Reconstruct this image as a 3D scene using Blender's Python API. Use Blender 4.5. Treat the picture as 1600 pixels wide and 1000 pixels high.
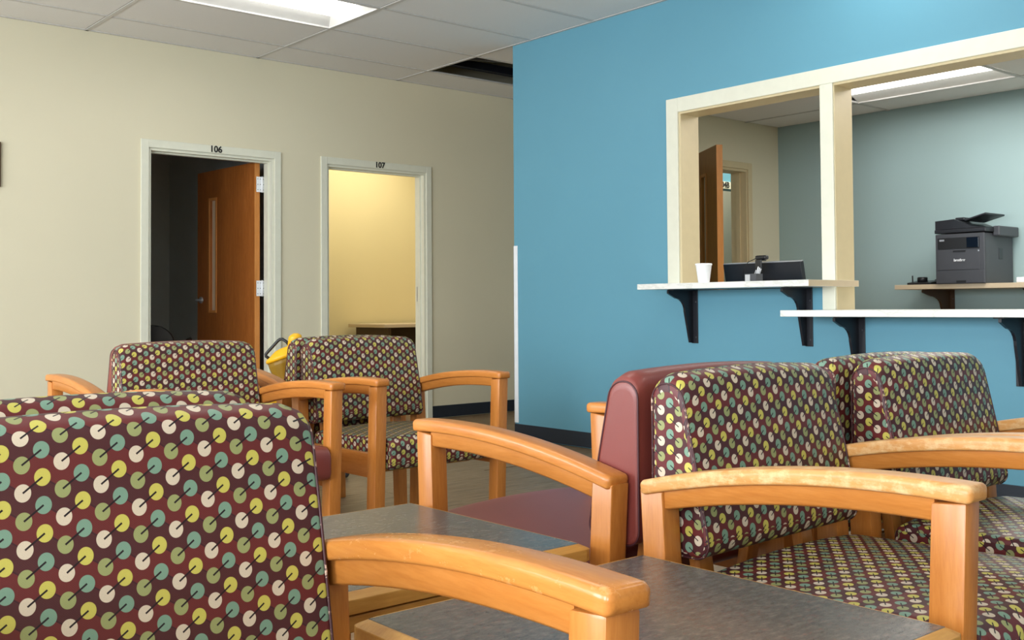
import bpy, bmesh, math, random
from mathutils import Vector, Matrix
random.seed(7)
for o in list(bpy.data.objects): bpy.data.objects.remove(o)
SC = bpy.context.scene
COL = SC.collection

# ------------------------------------------------------------------ camera, world, light, exposure
F_PX, YAW, PITCH, ROLL, CY, EYE = 1643.5, 49.678, 1.5674, -0.3867, 433.9, 0.9134
ya, pi_, ro = map(math.radians, (YAW, PITCH, ROLL))
Fv = Vector((math.cos(ya)*math.cos(pi_), math.sin(ya)*math.cos(pi_), math.sin(pi_)))
Rv = Vector((math.sin(ya), -math.cos(ya), 0)); Uv = Rv.cross(Fv)
R2 = Rv*math.cos(ro) + Uv*math.sin(ro); U2 = -Rv*math.sin(ro) + Uv*math.cos(ro)
cd = bpy.data.cameras.new('camera'); cam = bpy.data.objects.new('camera', cd); COL.objects.link(cam)
cam.matrix_world = Matrix(((R2.x, U2.x, -Fv.x, 0), (R2.y, U2.y, -Fv.y, 0), (R2.z, U2.z, -Fv.z, EYE), (0, 0, 0, 1)))
cd.sensor_fit = 'HORIZONTAL'; cd.sensor_width = 36; cd.lens = F_PX/1600*36
cd.shift_y = (CY-500)/1600; cd.clip_start = 0.02
SC.camera = cam

SC.view_settings.view_transform = 'Standard'; SC.view_settings.look = 'None'
SC.view_settings.gamma = 1.0; SC.view_settings.use_curve_mapping = False
SC.view_settings.exposure = 0.0

w = bpy.data.worlds.new('world'); SC.world = w; w.use_nodes = True
w.node_tree.nodes['Background'].inputs[0].default_value = (0.62, 0.78, 1.0, 1)
w.node_tree.nodes['Background'].inputs[1].default_value = 1.2

def area(name, loc, direction, sx, sy, power, col):
    l = bpy.data.lights.new(name, 'AREA'); l.shape = 'RECTANGLE'; l.size = sx; l.size_y = sy
    l.energy = power; l.color = col
    o = bpy.data.objects.new(name, l); COL.objects.link(o); o.location = loc
    o.rotation_euler = Vector(direction).to_track_quat('-Z', 'Y').to_euler()
    return o
XW, YS, YC, XB, HC = -2.4, -3.2, 7.014, 4.756, 2.738     # window wall, south wall, cream wall, blue wall, ceiling
DAY = (0.90, 0.96, 1.0)
for i, yy in enumerate((-1.6, 0.6, 2.8, 5.0)):
    area('window_daylight', (XW-0.16, yy, 1.42), (1, 0, -0.08), 1.5, 1.45, (124, 146, 146, 118)[i], DAY)

# ------------------------------------------------------------------ node helpers
def s2l(c):
    return tuple(((v/255)/12.92 if v/255 <= 0.04045 else ((v/255+0.055)/1.055)**2.4) for v in c) + (1.0,)

class NT:
    def __init__(s, name):
        s.m = bpy.data.materials.new(name); s.m.use_nodes = True; s.t = s.m.node_tree
        s.b = s.t.nodes['Principled BSDF']
    def n(s, typ, **kw):
        nd = s.t.nodes.new(typ)
        for k, v in kw.items(): setattr(nd, k, v)
        return nd
    def put(s, sock, v):
        if isinstance(v, bpy.types.NodeSocket): s.t.links.new(v, sock)
        else: sock.default_value = v
    def mth(s, op, a, b=None, c=None):
        nd = s.n('ShaderNodeMath', operation=op)
        s.put(nd.inputs[0], a)
        if b is not None: s.put(nd.inputs[1], b)
        if c is not None: s.put(nd.inputs[2], c)
        return nd.outputs[0]
    def mix(s, f, a, b):
        nd = s.n('ShaderNodeMix', data_type='RGBA')
        s.put(nd.inputs['Factor'], f); s.put(nd.inputs[6], a); s.put(nd.inputs[7], b)
        return nd.outputs[2]
    def coord(s, which='Object', scale=(1, 1, 1)):
        tc = s.n('ShaderNodeTexCoord'); mp = s.n('ShaderNodeMapping')
        s.t.links.new(tc.outputs[which], mp.inputs[0]); mp.inputs['Scale'].default_value = scale
        return mp.outputs[0]
    def noise(s, vec, scale, detail=4, rough=0.5, out='Fac'):
        nd = s.n('ShaderNodeTexNoise'); s.t.links.new(vec, nd.inputs['Vector'])
        nd.inputs['Scale'].default_value = scale; nd.inputs['Detail'].default_value = detail
        nd.inputs['Roughness'].default_value = rough
        return nd.outputs[out]
    def ramp(s, f, stops):
        nd = s.n('ShaderNodeValToRGB'); s.put(nd.inputs[0], f)
        e = nd.color_ramp.elements
        while len(e) < len(stops): e.new(0.5)
        for el, (p, c) in zip(e, stops): el.position = p; el.color = c
        return nd.outputs[0]
    def bump(s, h, strength, dist=0.001):
        nd = s.n('ShaderNodeBump'); s.t.links.new(h, nd.inputs['Height'])
        nd.inputs['Strength'].default_value = strength; nd.inputs['Distance'].default_value = dist
        s.t.links.new(nd.outputs[0], s.b.inputs['Normal'])
    def fin(s, col=None, rough=0.5, metal=0.0, spec=0.5):
        if col is not None: s.put(s.b.inputs['Base Color'], col)
        s.put(s.b.inputs['Roughness'], rough); s.b.inputs['Metallic'].default_value = metal
        s.b.inputs['Specular IOR Level'].default_value = spec
        return s.m

def paint(name, rgb, rough=0.6, bump=0.15, var=0.04, spec=0.3):
    t = NT(name); v = t.coord('Object'); c = s2l(rgb)
    n = t.noise(v, 1.3, 3)
    col = t.mix(t.mth('MULTIPLY', n, 1.0), tuple(x*(1-var) for x in c[:3])+(1,), tuple(min(1, x*(1+var)) for x in c[:3])+(1,))
    t.bump(t.noise(v, 260, 3), bump, 0.0006)
    return t.fin(col, rough, 0, spec)

def plain(name, rgb, rough=0.5, metal=0.0, spec=0.5, bump=0.0, bs=300):
    t = NT(name); v = t.coord('Object'); c = s2l(rgb)
    n = t.noise(v, 18, 4)
    col = t.mix(n, tuple(x*0.93 for x in c[:3])+(1,), tuple(min(1, x*1.05) for x in c[:3])+(1,))
    if bump: t.bump(t.noise(v, bs, 3), bump, 0.0005)
    return t.fin(col, rough, metal, spec)

def wood(name, base, dark, light, axis=(1, 1, 1), rough=0.32, worn=None, worn_amt=0.0, gscale=1.0, spec=0.5):
    """grain stretched along one axis of the object"""
    t = NT(name)
    v = t.coord('Object', tuple(a*gscale for a in axis))
    n1 = t.noise(v, 9, 5, 0.6); n2 = t.noise(v, 38, 4, 0.65)
    w1 = t.n('ShaderNodeTexNoise'); t.t.links.new(t.coord('Object'), w1.inputs['Vector']); w1.inputs['Scale'].default_value = 7
    f = t.mth('ADD', t.mth('MULTIPLY', n1, 0.55), t.mth('MULTIPLY', n2, 0.45))
    col = t.ramp(f, [(0.30, s2l(dark)), (0.50, s2l(base)), (0.70, s2l(light))])
    col = t.mix(t.mth('MULTIPLY', w1.outputs['Fac'], 0.35), col, s2l(base))
    r = rough
    if worn:
        vo = t.coord('Object')
        wn = t.noise(vo, 34, 6, 0.7); wl = t.noise(t.coord('Object', (1, .25, 1)), 60, 5, 0.7)
        m = t.ramp(t.mth('ADD', t.mth('MULTIPLY', wn, 0.5), t.mth('MULTIPLY', wl, 0.5)), [(0.48-worn_amt, (0, 0, 0, 1)), (0.60-worn_amt, (1, 1, 1, 1))])
        col = t.mix(t.mth('MULTIPLY', m, 0.8), col, s2l(worn))
        r = t.mth('MULTIPLY_ADD', m, 0.35, rough)
    t.bump(n2, 0.08, 0.0006)
    return t.fin(col, r, 0, spec)

# ------------------------------------------------------------------ dotted upholstery
A_, V_, RD = 0.0204, 0.0283, 0.0091
def fabric(name, seed=0, gloss=0.5):
    t = NT(name)
    uv = t.n('ShaderNodeUVMap'); uv.uv_map = 'UVMap'
    sp = t.n('ShaderNodeSeparateXYZ'); t.t.links.new(uv.outputs[0], sp.inputs[0])
    U, W = sp.outputs[0], sp.outputs[1]
    def lattice(ou, ov):
        pu = t.mth('MULTIPLY_ADD', U, 1/(2*A_), 0.5-ou); pv = t.mth('MULTIPLY_ADD', W, 1/V_, 0.5-ov)
        cu, cv = t.mth('FLOOR', pu), t.mth('FLOOR', pv)
        fu = t.mth('MULTIPLY', t.mth('SUBTRACT', t.mth('SUBTRACT', pu, cu), 0.5), 2*A_)
        fv = t.mth('MULTIPLY', t.mth('SUBTRACT', t.mth('SUBTRACT', pv, cv), 0.5), V_)
        fe = t.mth('MULTIPLY', fu, 1.08)
        d = t.mth('SQRT', t.mth('ADD', t.mth('MULTIPLY', fe, fe), t.mth('MULTIPLY', fv, fv)))
        par = t.mth('FLOORED_MODULO', t.mth('ADD', cu, cv), 2.0)
        return fu, fv, t.mth('LESS_THAN', d, RD), par
    fu, fv, dotU, parU = lattice(0, 0)            # upper dots
    gu, gv, dotL, parL = lattice(0.5, -0.5)       # lower dots
    def seg(pu, pv, du, dv, wid):
        L = math.hypot(du, dv); du /= L; dv /= L
        al = t.mth('ADD', t.mth('MULTIPLY', pu, du), t.mth('MULTIPLY', pv, dv))
        pe = t.mth('ABSOLUTE', t.mth('SUBTRACT', t.mth('MULTIPLY', pu, dv), t.mth('MULTIPLY', pv, du)))
        return t.mth('MULTIPLY', t.mth('GREATER_THAN', al, 0.0), t.mth('LESS_THAN', pe, wid))
    thick = seg(gu, gv, A_, V_/2, 0.0010)
    thick2 = seg(fu, fv, -A_, -V_/2, 0.0010)
    thick = t.mth('MULTIPLY', t.mth('MAXIMUM', thick, thick2), 1.0)
    thin = seg(fu, fv, A_, -V_/2, 0.0008)
    # zigzag bands
    tri = t.mth('ABSOLUTE', t.mth('DIVIDE', fu, A_))          # 0 at upper dots, 1 at lower dots
    zz = t.mth('MULTIPLY_ADD', W, 1/V_, t.mth('MULTIPLY', tri, 0.5))
    band = t.mth('FLOORED_MODULO', t.mth('FLOOR', zz), 2.0)
    col = t.mix(band, s2l((98, 38, 38)), s2l((72, 35, 38)))
    vo = t.coord('UV')
    wv = t.n('ShaderNodeTexWave'); t.t.links.new(vo, wv.inputs['Vector']); wv.inputs['Scale'].default_value = 260; wv.bands_direction = 'DIAGONAL'
    ns = t.noise(vo, 900, 3, 0.7)
    col = t.mix(t.mth('MULTIPLY', ns, 0.30), col, s2l((52, 26, 32)))
    col = t.mix(t.mth('MULTIPLY', thin, 0.75), col, s2l((44, 22, 34)))
    cu_ = t.mix(parU, s2l((190, 182, 84)), s2l((108, 146, 128)))
    cl_ = t.mix(parL, s2l((140, 148, 96)), s2l((204, 190, 170)))
    col = t.mix(dotU, col, cu_); col = t.mix(dotL, col, cl_)
    dots = t.mth('MAXIMUM', dotU, dotL)
    shade = t.mth('MULTIPLY', t.mth('MULTIPLY', t.noise(vo, 700, 2, 0.8), 0.32), dots)
    col = t.mix(shade, col, s2l((120, 104, 80)))
    col = t.mix(thick, col, s2l((26, 16, 24)))
    t.bump(t.mth('ADD', wv.outputs['Fac'], ns), 0.10, 0.0003)
    m = t.fin(col, 0.42, 0, 0.3)
    return m

M = {}
M['cream'] = paint('cream_wall_paint', (220, 213, 188), 0.55)
M['blue'] = paint('blue_wall_paint', (100, 156, 178), 0.5)
M['greyblue'] = paint('pale_blue_office_paint', (160, 184, 186), 0.55)
M['yellowcream'] = paint('warm_cream_paint', (228, 214, 166), 0.6)
M['darkroom'] = paint('unlit_room_paint', (214, 220, 220), 0.6)
M['trim'] = plain('white_trim_enamel', (224, 224, 208), 0.35)
M['jamb'] = plain('beige_jamb_enamel', (212, 196, 158), 0.4)
M['base'] = plain('navy_vinyl_base', (34, 42, 54), 0.4)
M['white'] = plain('white_plastic', (236, 240, 246), 0.35)
M['oak'] = wood('honey_maple', (186, 117, 52), (168, 98, 38), (200, 132, 66), (6, .7, 6), 0.3)
M['oakv'] = wood('honey_maple_upright', (186, 117, 52), (168, 98, 38), (200, 132, 66), (6, 6, .7), 0.3)
M['oakw'] = wood('honey_maple_worn', (202, 144, 82), (184, 120, 58), (212, 158, 98), (6, .7, 6), 0.36, (220, 186, 138), 0.0)
M['oakx'] = wood('honey_maple_scratched', (190, 122, 56), (172, 104, 42), (204, 138, 70), (6, .7, 6), 0.25, (220, 170, 112), -0.085)
M['tabwood'] = wood('pale_maple_edge', (186, 136, 66), (168, 114, 48), (204, 156, 84), (.7, 5, 5), 0.4)
M['door'] = wood('brown_birch_door', (160, 92, 38), (134, 70, 26), (182, 112, 54), (5, 5, .5), 0.35)
M['doorl'] = wood('orange_birch_door', (170, 108, 34), (150, 90, 26), (188, 124, 48), (5, 5, .5), 0.4)
M['dooredge'] = wood('door_edge_wood', (204, 134, 66), (188, 118, 52), (216, 148, 82), (5, 5, .5), 0.4)
M['fabric'] = fabric('dotted_maroon_fabric')
M['vinyl'] = plain('burgundy_vinyl', (118, 54, 48), 0.38, 0, 0.5, 0.25, 900)
def pipemat():
    t = NT('dark_maroon_piping_worn_pale'); v = t.coord('Object')
    m = t.ramp(t.noise(v, 55, 4, 0.7), [(0.56, (0, 0, 0, 1)), (0.62, (1, 1, 1, 1))])
    return t.fin(t.mix(m, s2l((62, 24, 30)), s2l((200, 170, 150))), 0.5)
M['pipe'] = plain('dark_maroon_piping', (66, 26, 32), 0.5)
M['pipew'] = pipemat()
M['black'] = plain('black_plastic', (26, 27, 30), 0.4)
M['blackmetal'] = plain('black_painted_steel', (20, 23, 32), 0.4)
M['grey'] = plain('charcoal_plastic', (66, 68, 74), 0.45)
M['greyd'] = plain('dark_charcoal_plastic', (34, 36, 42), 0.35)
M['screen'] = plain('dark_glass_display', (10, 16, 30), 0.15)
M['yellow'] = plain('yellow_plastic', (240, 180, 24), 0.4)
M['yellow_shaded'] = plain('yellow_plastic_shaded', (140, 106, 22), 0.5)  # yellow wringer plastic with its shade put into the colour
M['red'] = plain('red_plastic', (210, 50, 30), 0.4)
M['chrome'] = plain('brushed_steel', (196, 200, 208), 0.35, 0.6)
M['foam'] = plain('white_foam', (244, 246, 250), 0.6)
M['beigelam'] = plain('beige_laminate', (206, 188, 160), 0.4)
M['browndark'] = plain('dark_brown_panel', (70, 48, 26), 0.5)
M['plenum'] = plain('dark_plenum', (16, 17, 20), 0.9)
M['ink'] = plain('black_lettering', (28, 28, 28), 0.6)
M['whiteink'] = plain('white_lettering', (225, 228, 232), 0.6)
M['glass'] = NT('narrow_lite_glass').fin((0.75, 0.6, 0.42, 1), 0.1)

def marble():
    t = NT('white_marble_laminate'); v = t.coord('Object', (1, 1, 3))
    n = t.noise(v, 2.2, 8, 0.65)
    d = t.mth('ABSOLUTE', t.mth('SUBTRACT', n, 0.5))
    col = t.ramp(d, [(0.0, s2l((218, 219, 214))), (0.03, s2l((234, 234, 230))), (0.2, s2l((240, 240, 237)))])
    return t.fin(col, 0.3)
M['marble'] = marble()
def laminate():
    t = NT('slate_laminate'); v = t.coord('Object', (1, 2.2, 1))
    a = t.noise(v, 42, 8, 0.8); b = t.noise(v, 55, 6, 0.7)
    col = t.ramp(a, [(0.34, s2l((66, 69, 72))), (0.5, s2l((90, 88, 86))), (0.66, s2l((114, 110, 104)))])
    m = t.ramp(b, [(0.55, (0, 0, 0, 1)), (0.68, (1, 1, 1, 1))])
    col = t.mix(t.mth('MULTIPLY', m, 0.45), col, s2l((124, 80, 72)))
    g = t.ramp(t.noise(v, 48, 6, 0.75), [(0.56, (0, 0, 0, 1)), (0.66, (1, 1, 1, 1))])
    col = t.mix(t.mth('MULTIPLY', g, 0.35), col, s2l((84, 98, 88)))
    return t.fin(col, 0.27)
M['lam'] = laminate()
def ceiltile():
    t = NT('fissured_ceiling_tile'); v = t.coord('Object')
    sp = t.noise(v, 220, 4, 0.8); pits = t.ramp(sp, [(0.30, (0.0, 0, 0, 1)), (0.40, (1, 1, 1, 1))])
    col = t.mix(pits, s2l((190, 188, 184)), s2l((236, 235, 234)))
    oi = t.n('ShaderNodeObjectInfo')
    col = t.mix(t.mth('MULTIPLY', oi.outputs['Random'], 0.12), col, s2l((218, 214, 212)))
    t.bump(pits, 0.4, 0.001)
    return t.fin(col, 0.85, 0, 0.2)
M['tile'] = ceiltile()
M['tbar'] = plain('white_grid_bar', (206, 204, 202), 0.5)
def plankmat():
    t = NT('grey_oak_plank'); v = t.coord('Object', (.8, 9, 1))
    oi = t.n('ShaderNodeObjectInfo')
    off = t.n('ShaderNodeVectorMath', operation='ADD'); t.t.links.new(v, off.inputs[0])
    cx = t.n('ShaderNodeCombineXYZ'); t.t.links.new(t.mth('MULTIPLY', oi.outputs['Random'], 40), cx.inputs[0]); t.t.links.new(cx.outputs[0], off.inputs[1])
    n = t.noise(off.outputs[0], 6, 8, 0.75)
    col = t.ramp(n, [(0.34, s2l((90, 70, 50))), (0.5, s2l((132, 108, 80))), (0.66, s2l((162, 140, 112)))])
    col = t.mix(t.mth('MULTIPLY', oi.outputs['Random'], 0.25), col, s2l((116, 96, 74)))
    return t.fin(col, 0.45, 0, 0.35)
M['plank'] = plankmat()
def emit(name, rgb, st):
    t = NT(name); t.b.inputs['Base Color'].default_value = (1, 1, 1, 1)
    t.b.inputs['Emission Color'].default_value = s2l(rgb); t.b.inputs['Emission Strength'].default_value = st
    return t.m
M['lens'] = emit('lit_diffuser', (255, 252, 244), 7.0)
M['lens_office'] = emit('lit_office_diffuser', (255, 252, 246), 6.5)
M['reflector'] = plain('white_reflector', (238, 238, 236), 0.4)

# ------------------------------------------------------------------ mesh helpers
def link(name, me, mats, parent=None, loc=None, rot=None):
    for m in mats: me.materials.append(m)
    o = bpy.data.objects.new(name, me); COL.objects.link(o)
    if parent: o.parent = parent
    if loc: o.location = loc
    if rot: o.rotation_euler = rot
    return o
def tag(o, label=None, cat=None, group=None, kind=None):
    if label: o['label'] = label
    if cat: o['category'] = cat
    if group: o['group'] = group
    if kind: o['kind'] = kind
    return o
def empty(name, loc, label, cat, rz=0, group=None, kind=None):
    o = bpy.data.objects.new(name, None); COL.objects.link(o); o.location = loc; o.rotation_euler = (0, 0, rz)
    o.empty_display_size = 0.1
    return tag(o, label, cat, group, kind)
class B:
    """collects shapes into one mesh"""
    def __init__(s): s.bm = bmesh.new(); s.bm.loops.layers.uv.new('UVMap')
    def hexa(s, p, bev=0.0, seg=2, mat=0):
        """p: 8 points, bottom loop then top loop"""
        vs = [s.bm.verts.new(q) for q in p]
        fs = [s.bm.faces.new([vs[i] for i in f]) for f in ((3, 2, 1, 0), (4, 5, 6, 7), (0, 1, 5, 4), (1, 2, 6, 5), (2, 3, 7, 6), (3, 0, 4, 7))]
        for f in fs: f.material_index = mat
        if bev:
            es = list({e for f in fs for e in f.edges})
            r = bmesh.ops.bevel(s.bm, geom=es, offset=bev, segments=seg, affect='EDGES', profile=0.5, clamp_overlap=True)
            for f in r['faces']: f.material_index = mat
        return s
    def box(s, x0, x1, y0, y1, z0, z1, bev=0.0, seg=2, mat=0):
        return s.hexa([(x0, y0, z0), (x1, y0, z0), (x1, y1, z0), (x0, y1, z0), (x0, y0, z1), (x1, y0, z1), (x1, y1, z1), (x0, y1, z1)], bev, seg, mat)
    def prism(s, pts, axis, a, b, mat=0, bev=0.0):
        """outline pts (2d) extruded along axis from a to b"""
        def P(u, v, c):
            return {'x': (c, u, v), 'y': (u, c, v), 'z': (u, v, c)}[axis]
        lo = [s.bm.verts.new(P(u, v, a)) for u, v in pts]; hi = [s.bm.verts.new(P(u, v, b)) for u, v in pts]
        fs = [s.bm.faces.new(lo[::-1]), s.bm.faces.new(hi)]
        n = len(pts)
        for i in range(n): fs.append(s.bm.faces.new([lo[i], lo[(i+1) % n], hi[(i+1) % n], hi[i]]))
        for f in fs: f.material_index = mat
        if bev:
            es = [e for e in {e for f in fs[:2] for e in f.edges}]
            bmesh.ops.bevel(s.bm, geom=es, offset=bev, segments=2, affect='EDGES', profile=0.5, clamp_overlap=True)
        return s
    def lathe(s, prof, seg=32, c=(0, 0, 0), mat=0, axis=None):
        R = Matrix.Identity(3) if axis is None else Vector((0, 0, 1)).rotation_difference(Vector(axis)).to_matrix()
        rings = []
        for r, z in prof:
            rings.append([s.bm.verts.new(Vector(c)+R @ Vector((r*math.cos(2*math.pi*i/seg), r*math.sin(2*math.pi*i/seg), z))) for i in range(seg)])
        for a, b in zip(rings, rings[1:]):
            for i in range(seg):
                f = s.bm.faces.new([a[i], a[(i+1) % seg], b[(i+1) % seg], b[i]]); f.material_index = mat; f.smooth = True
        for ring, fl in ((rings[0], True), (rings[-1], False)):
            f = s.bm.faces.new(ring[::-1] if fl else ring); f.material_index = mat
        return s
    def tube(s, path, r, seg=8, mat=0, closed=False):
        path = [Vector(p) for p in path]; n = len(path); rings = []
        prev = None
        for i, p in enumerate(path):
            a = path[i-1] if (i > 0 or closed) else p; b = path[(i+1) % n] if (i < n-1 or closed) else p
            t = (b-a).normalized()
            if prev is None:
                u = t.orthogonal().normalized()
            else:
                u = (prev - t*prev.dot(t)).normalized()
            prev = u; v = t.cross(u)
            rings.append([s.bm.verts.new(p + (u*math.cos(2*math.pi*k/seg)+v*math.sin(2*math.pi*k/seg))*r) for k in range(seg)])
        prs = list(zip(rings, rings[1:])) + ([(rings[-1], rings[0])] if closed else [])
        for a, b in prs:
            for k in range(seg):
                f = s.bm.faces.new([a[k], a[(k+1) % seg], b[(k+1) % seg], b[k]]); f.smooth = True; f.material_index = mat
        if not closed:
            s.bm.faces.new(rings[0][::-1]).material_index = mat; s.bm.faces.new(rings[-1]).material_index = mat
        return s
    def mesh(s, name, smooth=False):
        bmesh.ops.recalc_face_normals(s.bm, faces=s.bm.faces)
        me = bpy.data.meshes.new(name); s.bm.to_mesh(me); s.bm.free()
        if smooth:
            for p in me.polygons: p.use_smooth = True
            me.set_sharp_from_angle(angle=math.radians(38))
        return me
    def obj(s, name, mats, parent=None, loc=None, rot=None, smooth=False):
        if not isinstance(mats, (list, tuple)): mats = [mats]
        return link(name, s.mesh(name, smooth), mats, parent, loc, rot)

def fillet(pts, seg=6):
    """pts: (u,v,r) polygon -> rounded outline"""
    out = []; n = len(pts)
    for i in range(n):
        p = Vector(pts[i][:2]); a = (Vector(pts[i-1][:2])-p); b = (Vector(pts[(i+1) % n][:2])-p); r = pts[i][2]
        if r <= 0: out.append(tuple(p)); continue
        la, lb = a.length, b.length; a.normalize(); b.normalize()
        ang = a.angle(b); d = min(r/math.tan(ang/2), la*0.48, lb*0.48); r = d*math.tan(ang/2)
        c = p + (a+b).normalized()*(r/math.sin(ang/2)); s0 = p+a*d-c; s1 = p+b*d-c
        t0 = math.atan2(s0.y, s0.x); t1 = math.atan2(s1.y, s1.x); dt = (t1-t0+math.pi) % (2*math.pi)-math.pi
        for k in range(seg+1): out.append((c.x+r*math.cos(t0+dt*k/seg), c.y+r*math.sin(t0+dt*k/seg)))
    return out

def text_obj(name, body, size, mat, parent, loc, rot, extrude=0.001, align='CENTER'):
    cu = bpy.data.curves.new(name, 'FONT'); cu.body = body; cu.size = size; cu.extrude = extrude; cu.align_x = align; cu.align_y = 'CENTER'
    cu.offset = size*0.03
    tmp = bpy.data.objects.new('tmp', cu); COL.objects.link(tmp)
    dg = bpy.context.evaluated_depsgraph_get(); me = bpy.data.meshes.new_from_object(tmp.evaluated_get(dg))
    bpy.data.objects.remove(tmp); me.materials.clear()
    return link(name, me, [mat], parent, loc, rot)

# ------------------------------------------------------------------ cushions (loft along x of a (y,z) profile)
def cushion(prof, hw, r_end, R_top, z_split, crown, bulge, z_soft, nx=22, back_mat=1, side_mat=1, flip=False, back_test=None):
    """prof: closed outline [(y,z)], counter-clockwise or not; uv: u=x, v=arc length."""
    n = len(prof)
    area_ = sum(prof[i][0]*prof[(i+1) % n][1]-prof[(i+1) % n][0]*prof[i][1] for i in range(n))
    sg = 1 if area_ > 0 else -1
    nor = []
    for i in range(n):
        a, b = Vector(prof[i-1]), Vector(prof[(i+1) % n]); t = (b-a).normalized(); nor.append(Vector((t.y, -t.x))*sg)
    arc = [0]
    for i in range(n): arc.append(arc[-1]+(Vector(prof[(i+1) % n])-Vector(prof[i])).length)
    xs = []
    k = 6
    for i in range(k): th = math.pi/2*i/k; xs.append(-(hw-r_end)-r_end*math.cos(th))
    m = nx
    for i in range(m+1): xs.append(-(hw-r_end)+2*(hw-r_end)*i/m)
    for i in range(k): th = math.pi/2*(i+1)/k; xs.append((hw-r_end)+r_end*math.sin(th))
    bm = bmesh.new(); uvl = bm.loops.layers.uv.new('UVMap')
    rings = []
    def inset(x):
        q = (abs(x)-(hw-r_end))/r_end
        return r_end*(1-math.sqrt(max(0, 1-q*q))) if q > 0 else 0
    us = [0.0]
    for p0, p1 in zip(xs, xs[1:]): us.append(us[-1]+math.hypot(p1-p0, inset(p1)-inset(p0)))
    us = [u-us[-1]/2 for u in us]
    for x in xs:
        e = 0
        q = (abs(x)-(hw-r_end))/r_end
        if q > 0: e = r_end*(1-math.sqrt(max(0, 1-q*q)))
        dr = 0; q2 = (abs(x)-(hw-R_top))/R_top
        if q2 > 0: dr = R_top*(1-math.sqrt(max(0, 1-min(1, q2)**2)))*0.8
        f = max(0, 1-(x/hw)**2)
        ring = []
        for (y, z), nn in zip(prof, nor):
            y2, z2 = y-nn.x*e, z-nn.y*e
            if z > z_split: 
                wgt = min(1, (z-z_split)/z_soft); z2 += (crown*f-dr)*wgt
            cy_, cz_ = bulge
            if nn.x < -0.5: y2 -= cy_*f*min(1, max(0, (z-min(p[1] for p in prof))/0.05))
            ring.append(bm.verts.new((x, y2, z2)))
        rings.append(ring)
    for a in range(len(xs)-1):
        for i in range(n):
            j = (i+1) % n
            f = bm.faces.new([rings[a][i], rings[a][j], rings[a+1][j], rings[a+1][i]])
            f.smooth = True
            nn = (nor[i]+nor[j])/2
            isb = back_test(nn) if back_test else nn.x > 0.6
            f.material_index = back_mat if isb else 0
            if a < k-2 or a >= len(xs)-1-(k-2): f.material_index = side_mat
            for lp, (xi, vi) in zip(f.loops, ((us[a], -arc[i]), (us[a], -arc[i+1]), (us[a+1], -arc[i+1]), (us[a+1], -arc[i]))):
                lp[uvl].uv = (xi, vi)
    for ring, s in ((rings[0], -1), (rings[-1], 1)):
        # side panel as a fan to keep the rounded outline
        f = bm.faces.new(ring if s < 0 else ring[::-1]); f.material_index = side_mat; f.smooth = False
        for lp in f.loops: lp[uvl].uv = (lp.vert.co.y*(-s)+0.011, lp.vert.co.z)
    bmesh.ops.recalc_face_normals(bm, faces=bm.faces)
    me = bpy.data.meshes.new('cushion'); bm.to_mesh(me); bm.free()
    return me

BACK_PROF = fillet([(0.186, 0.462, 0.028), (0.318, 0.462, 0.03), (0.318, 0.787, 0.032), (0.250, 0.787, 0.038)], 6)
# subdivide the long edges so that crown/bulge can bend them
def dens(p, step=0.03):
    out = []
    for i in range(len(p)):
        a, b = Vector(p[i]), Vector(p[(i+1) % len(p)]); L = (b-a).length; m = max(1, int(L/step))
        for j in range(m): out.append(tuple(a.lerp(b, j/m)))
    return out
BACK_PROF = dens(BACK_PROF)
SEAT_PROF = dens(fillet([(-0.306, 0.335, 0.025), (0.215, 0.350, 0.02), (0.225, 0.434, 0.03), (-0.306, 0.448, 0.04)], 6))

ARM_L = 0.593; WC = 0.058; CW = 0.626
def arm_z(s): return 0.598+0.154*s-0.092*s*s         # s=0 rear, 1 front
def cap_mesh():
    hx, th, r = WC/2, 0.026, 0.010
    sec = fillet([(-hx, -th, 0.005), (hx, -th, 0.005), (hx, 0, r), (-hx, 0, r)], 4)
    bm = bmesh.new(); rings = []; L = ARM_L+0.012; N = 28
    ss = [0, 0.004, 0.012] + [i/N for i in range(1, N)] + [0.988, 0.996, 1.0]
    for s in ss:
        y = L/2-L*s; z = arm_z(min(1, max(0, s)))
        dz = (arm_z(s+0.01)-arm_z(s-0.01))/(0.02*L); t = Vector((0, -1, dz)).normalized(); nrm = Vector((0, dz, 1)).normalized()
        d = min(s, 1-s)*L; sh = 0 if d > 0.008 else 0.008*(1-math.sqrt(max(0, 1-(1-d/0.008)**2)))
        ring = []
        for u, v in sec:
            cu = u*(1-sh/hx); cv = -th/2+(v+th/2)*(1-sh*1.2/(th/2)*0.8)
            p = Vector((cu, y, z))+nrm*cv; ring.append(bm.verts.new(p))
        rings.append(ring)
    n = len(sec)
    for a, b in zip(rings, rings[1:]):
        for i in range(n):
            f = bm.faces.new([a[i], a[(i+1) % n], b[(i+1) % n], b[i]]); f.smooth = True
    bm.faces.new(rings[0]); bm.faces.new(rings[-1][::-1])
    bmesh.ops.recalc_face_normals(bm, faces=bm.faces)
    me = bpy.data.meshes.new('armrest'); bm.to_mesh(me); bm.free(); me.set_sharp_from_angle(angle=math.radians(50)); return me
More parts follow.
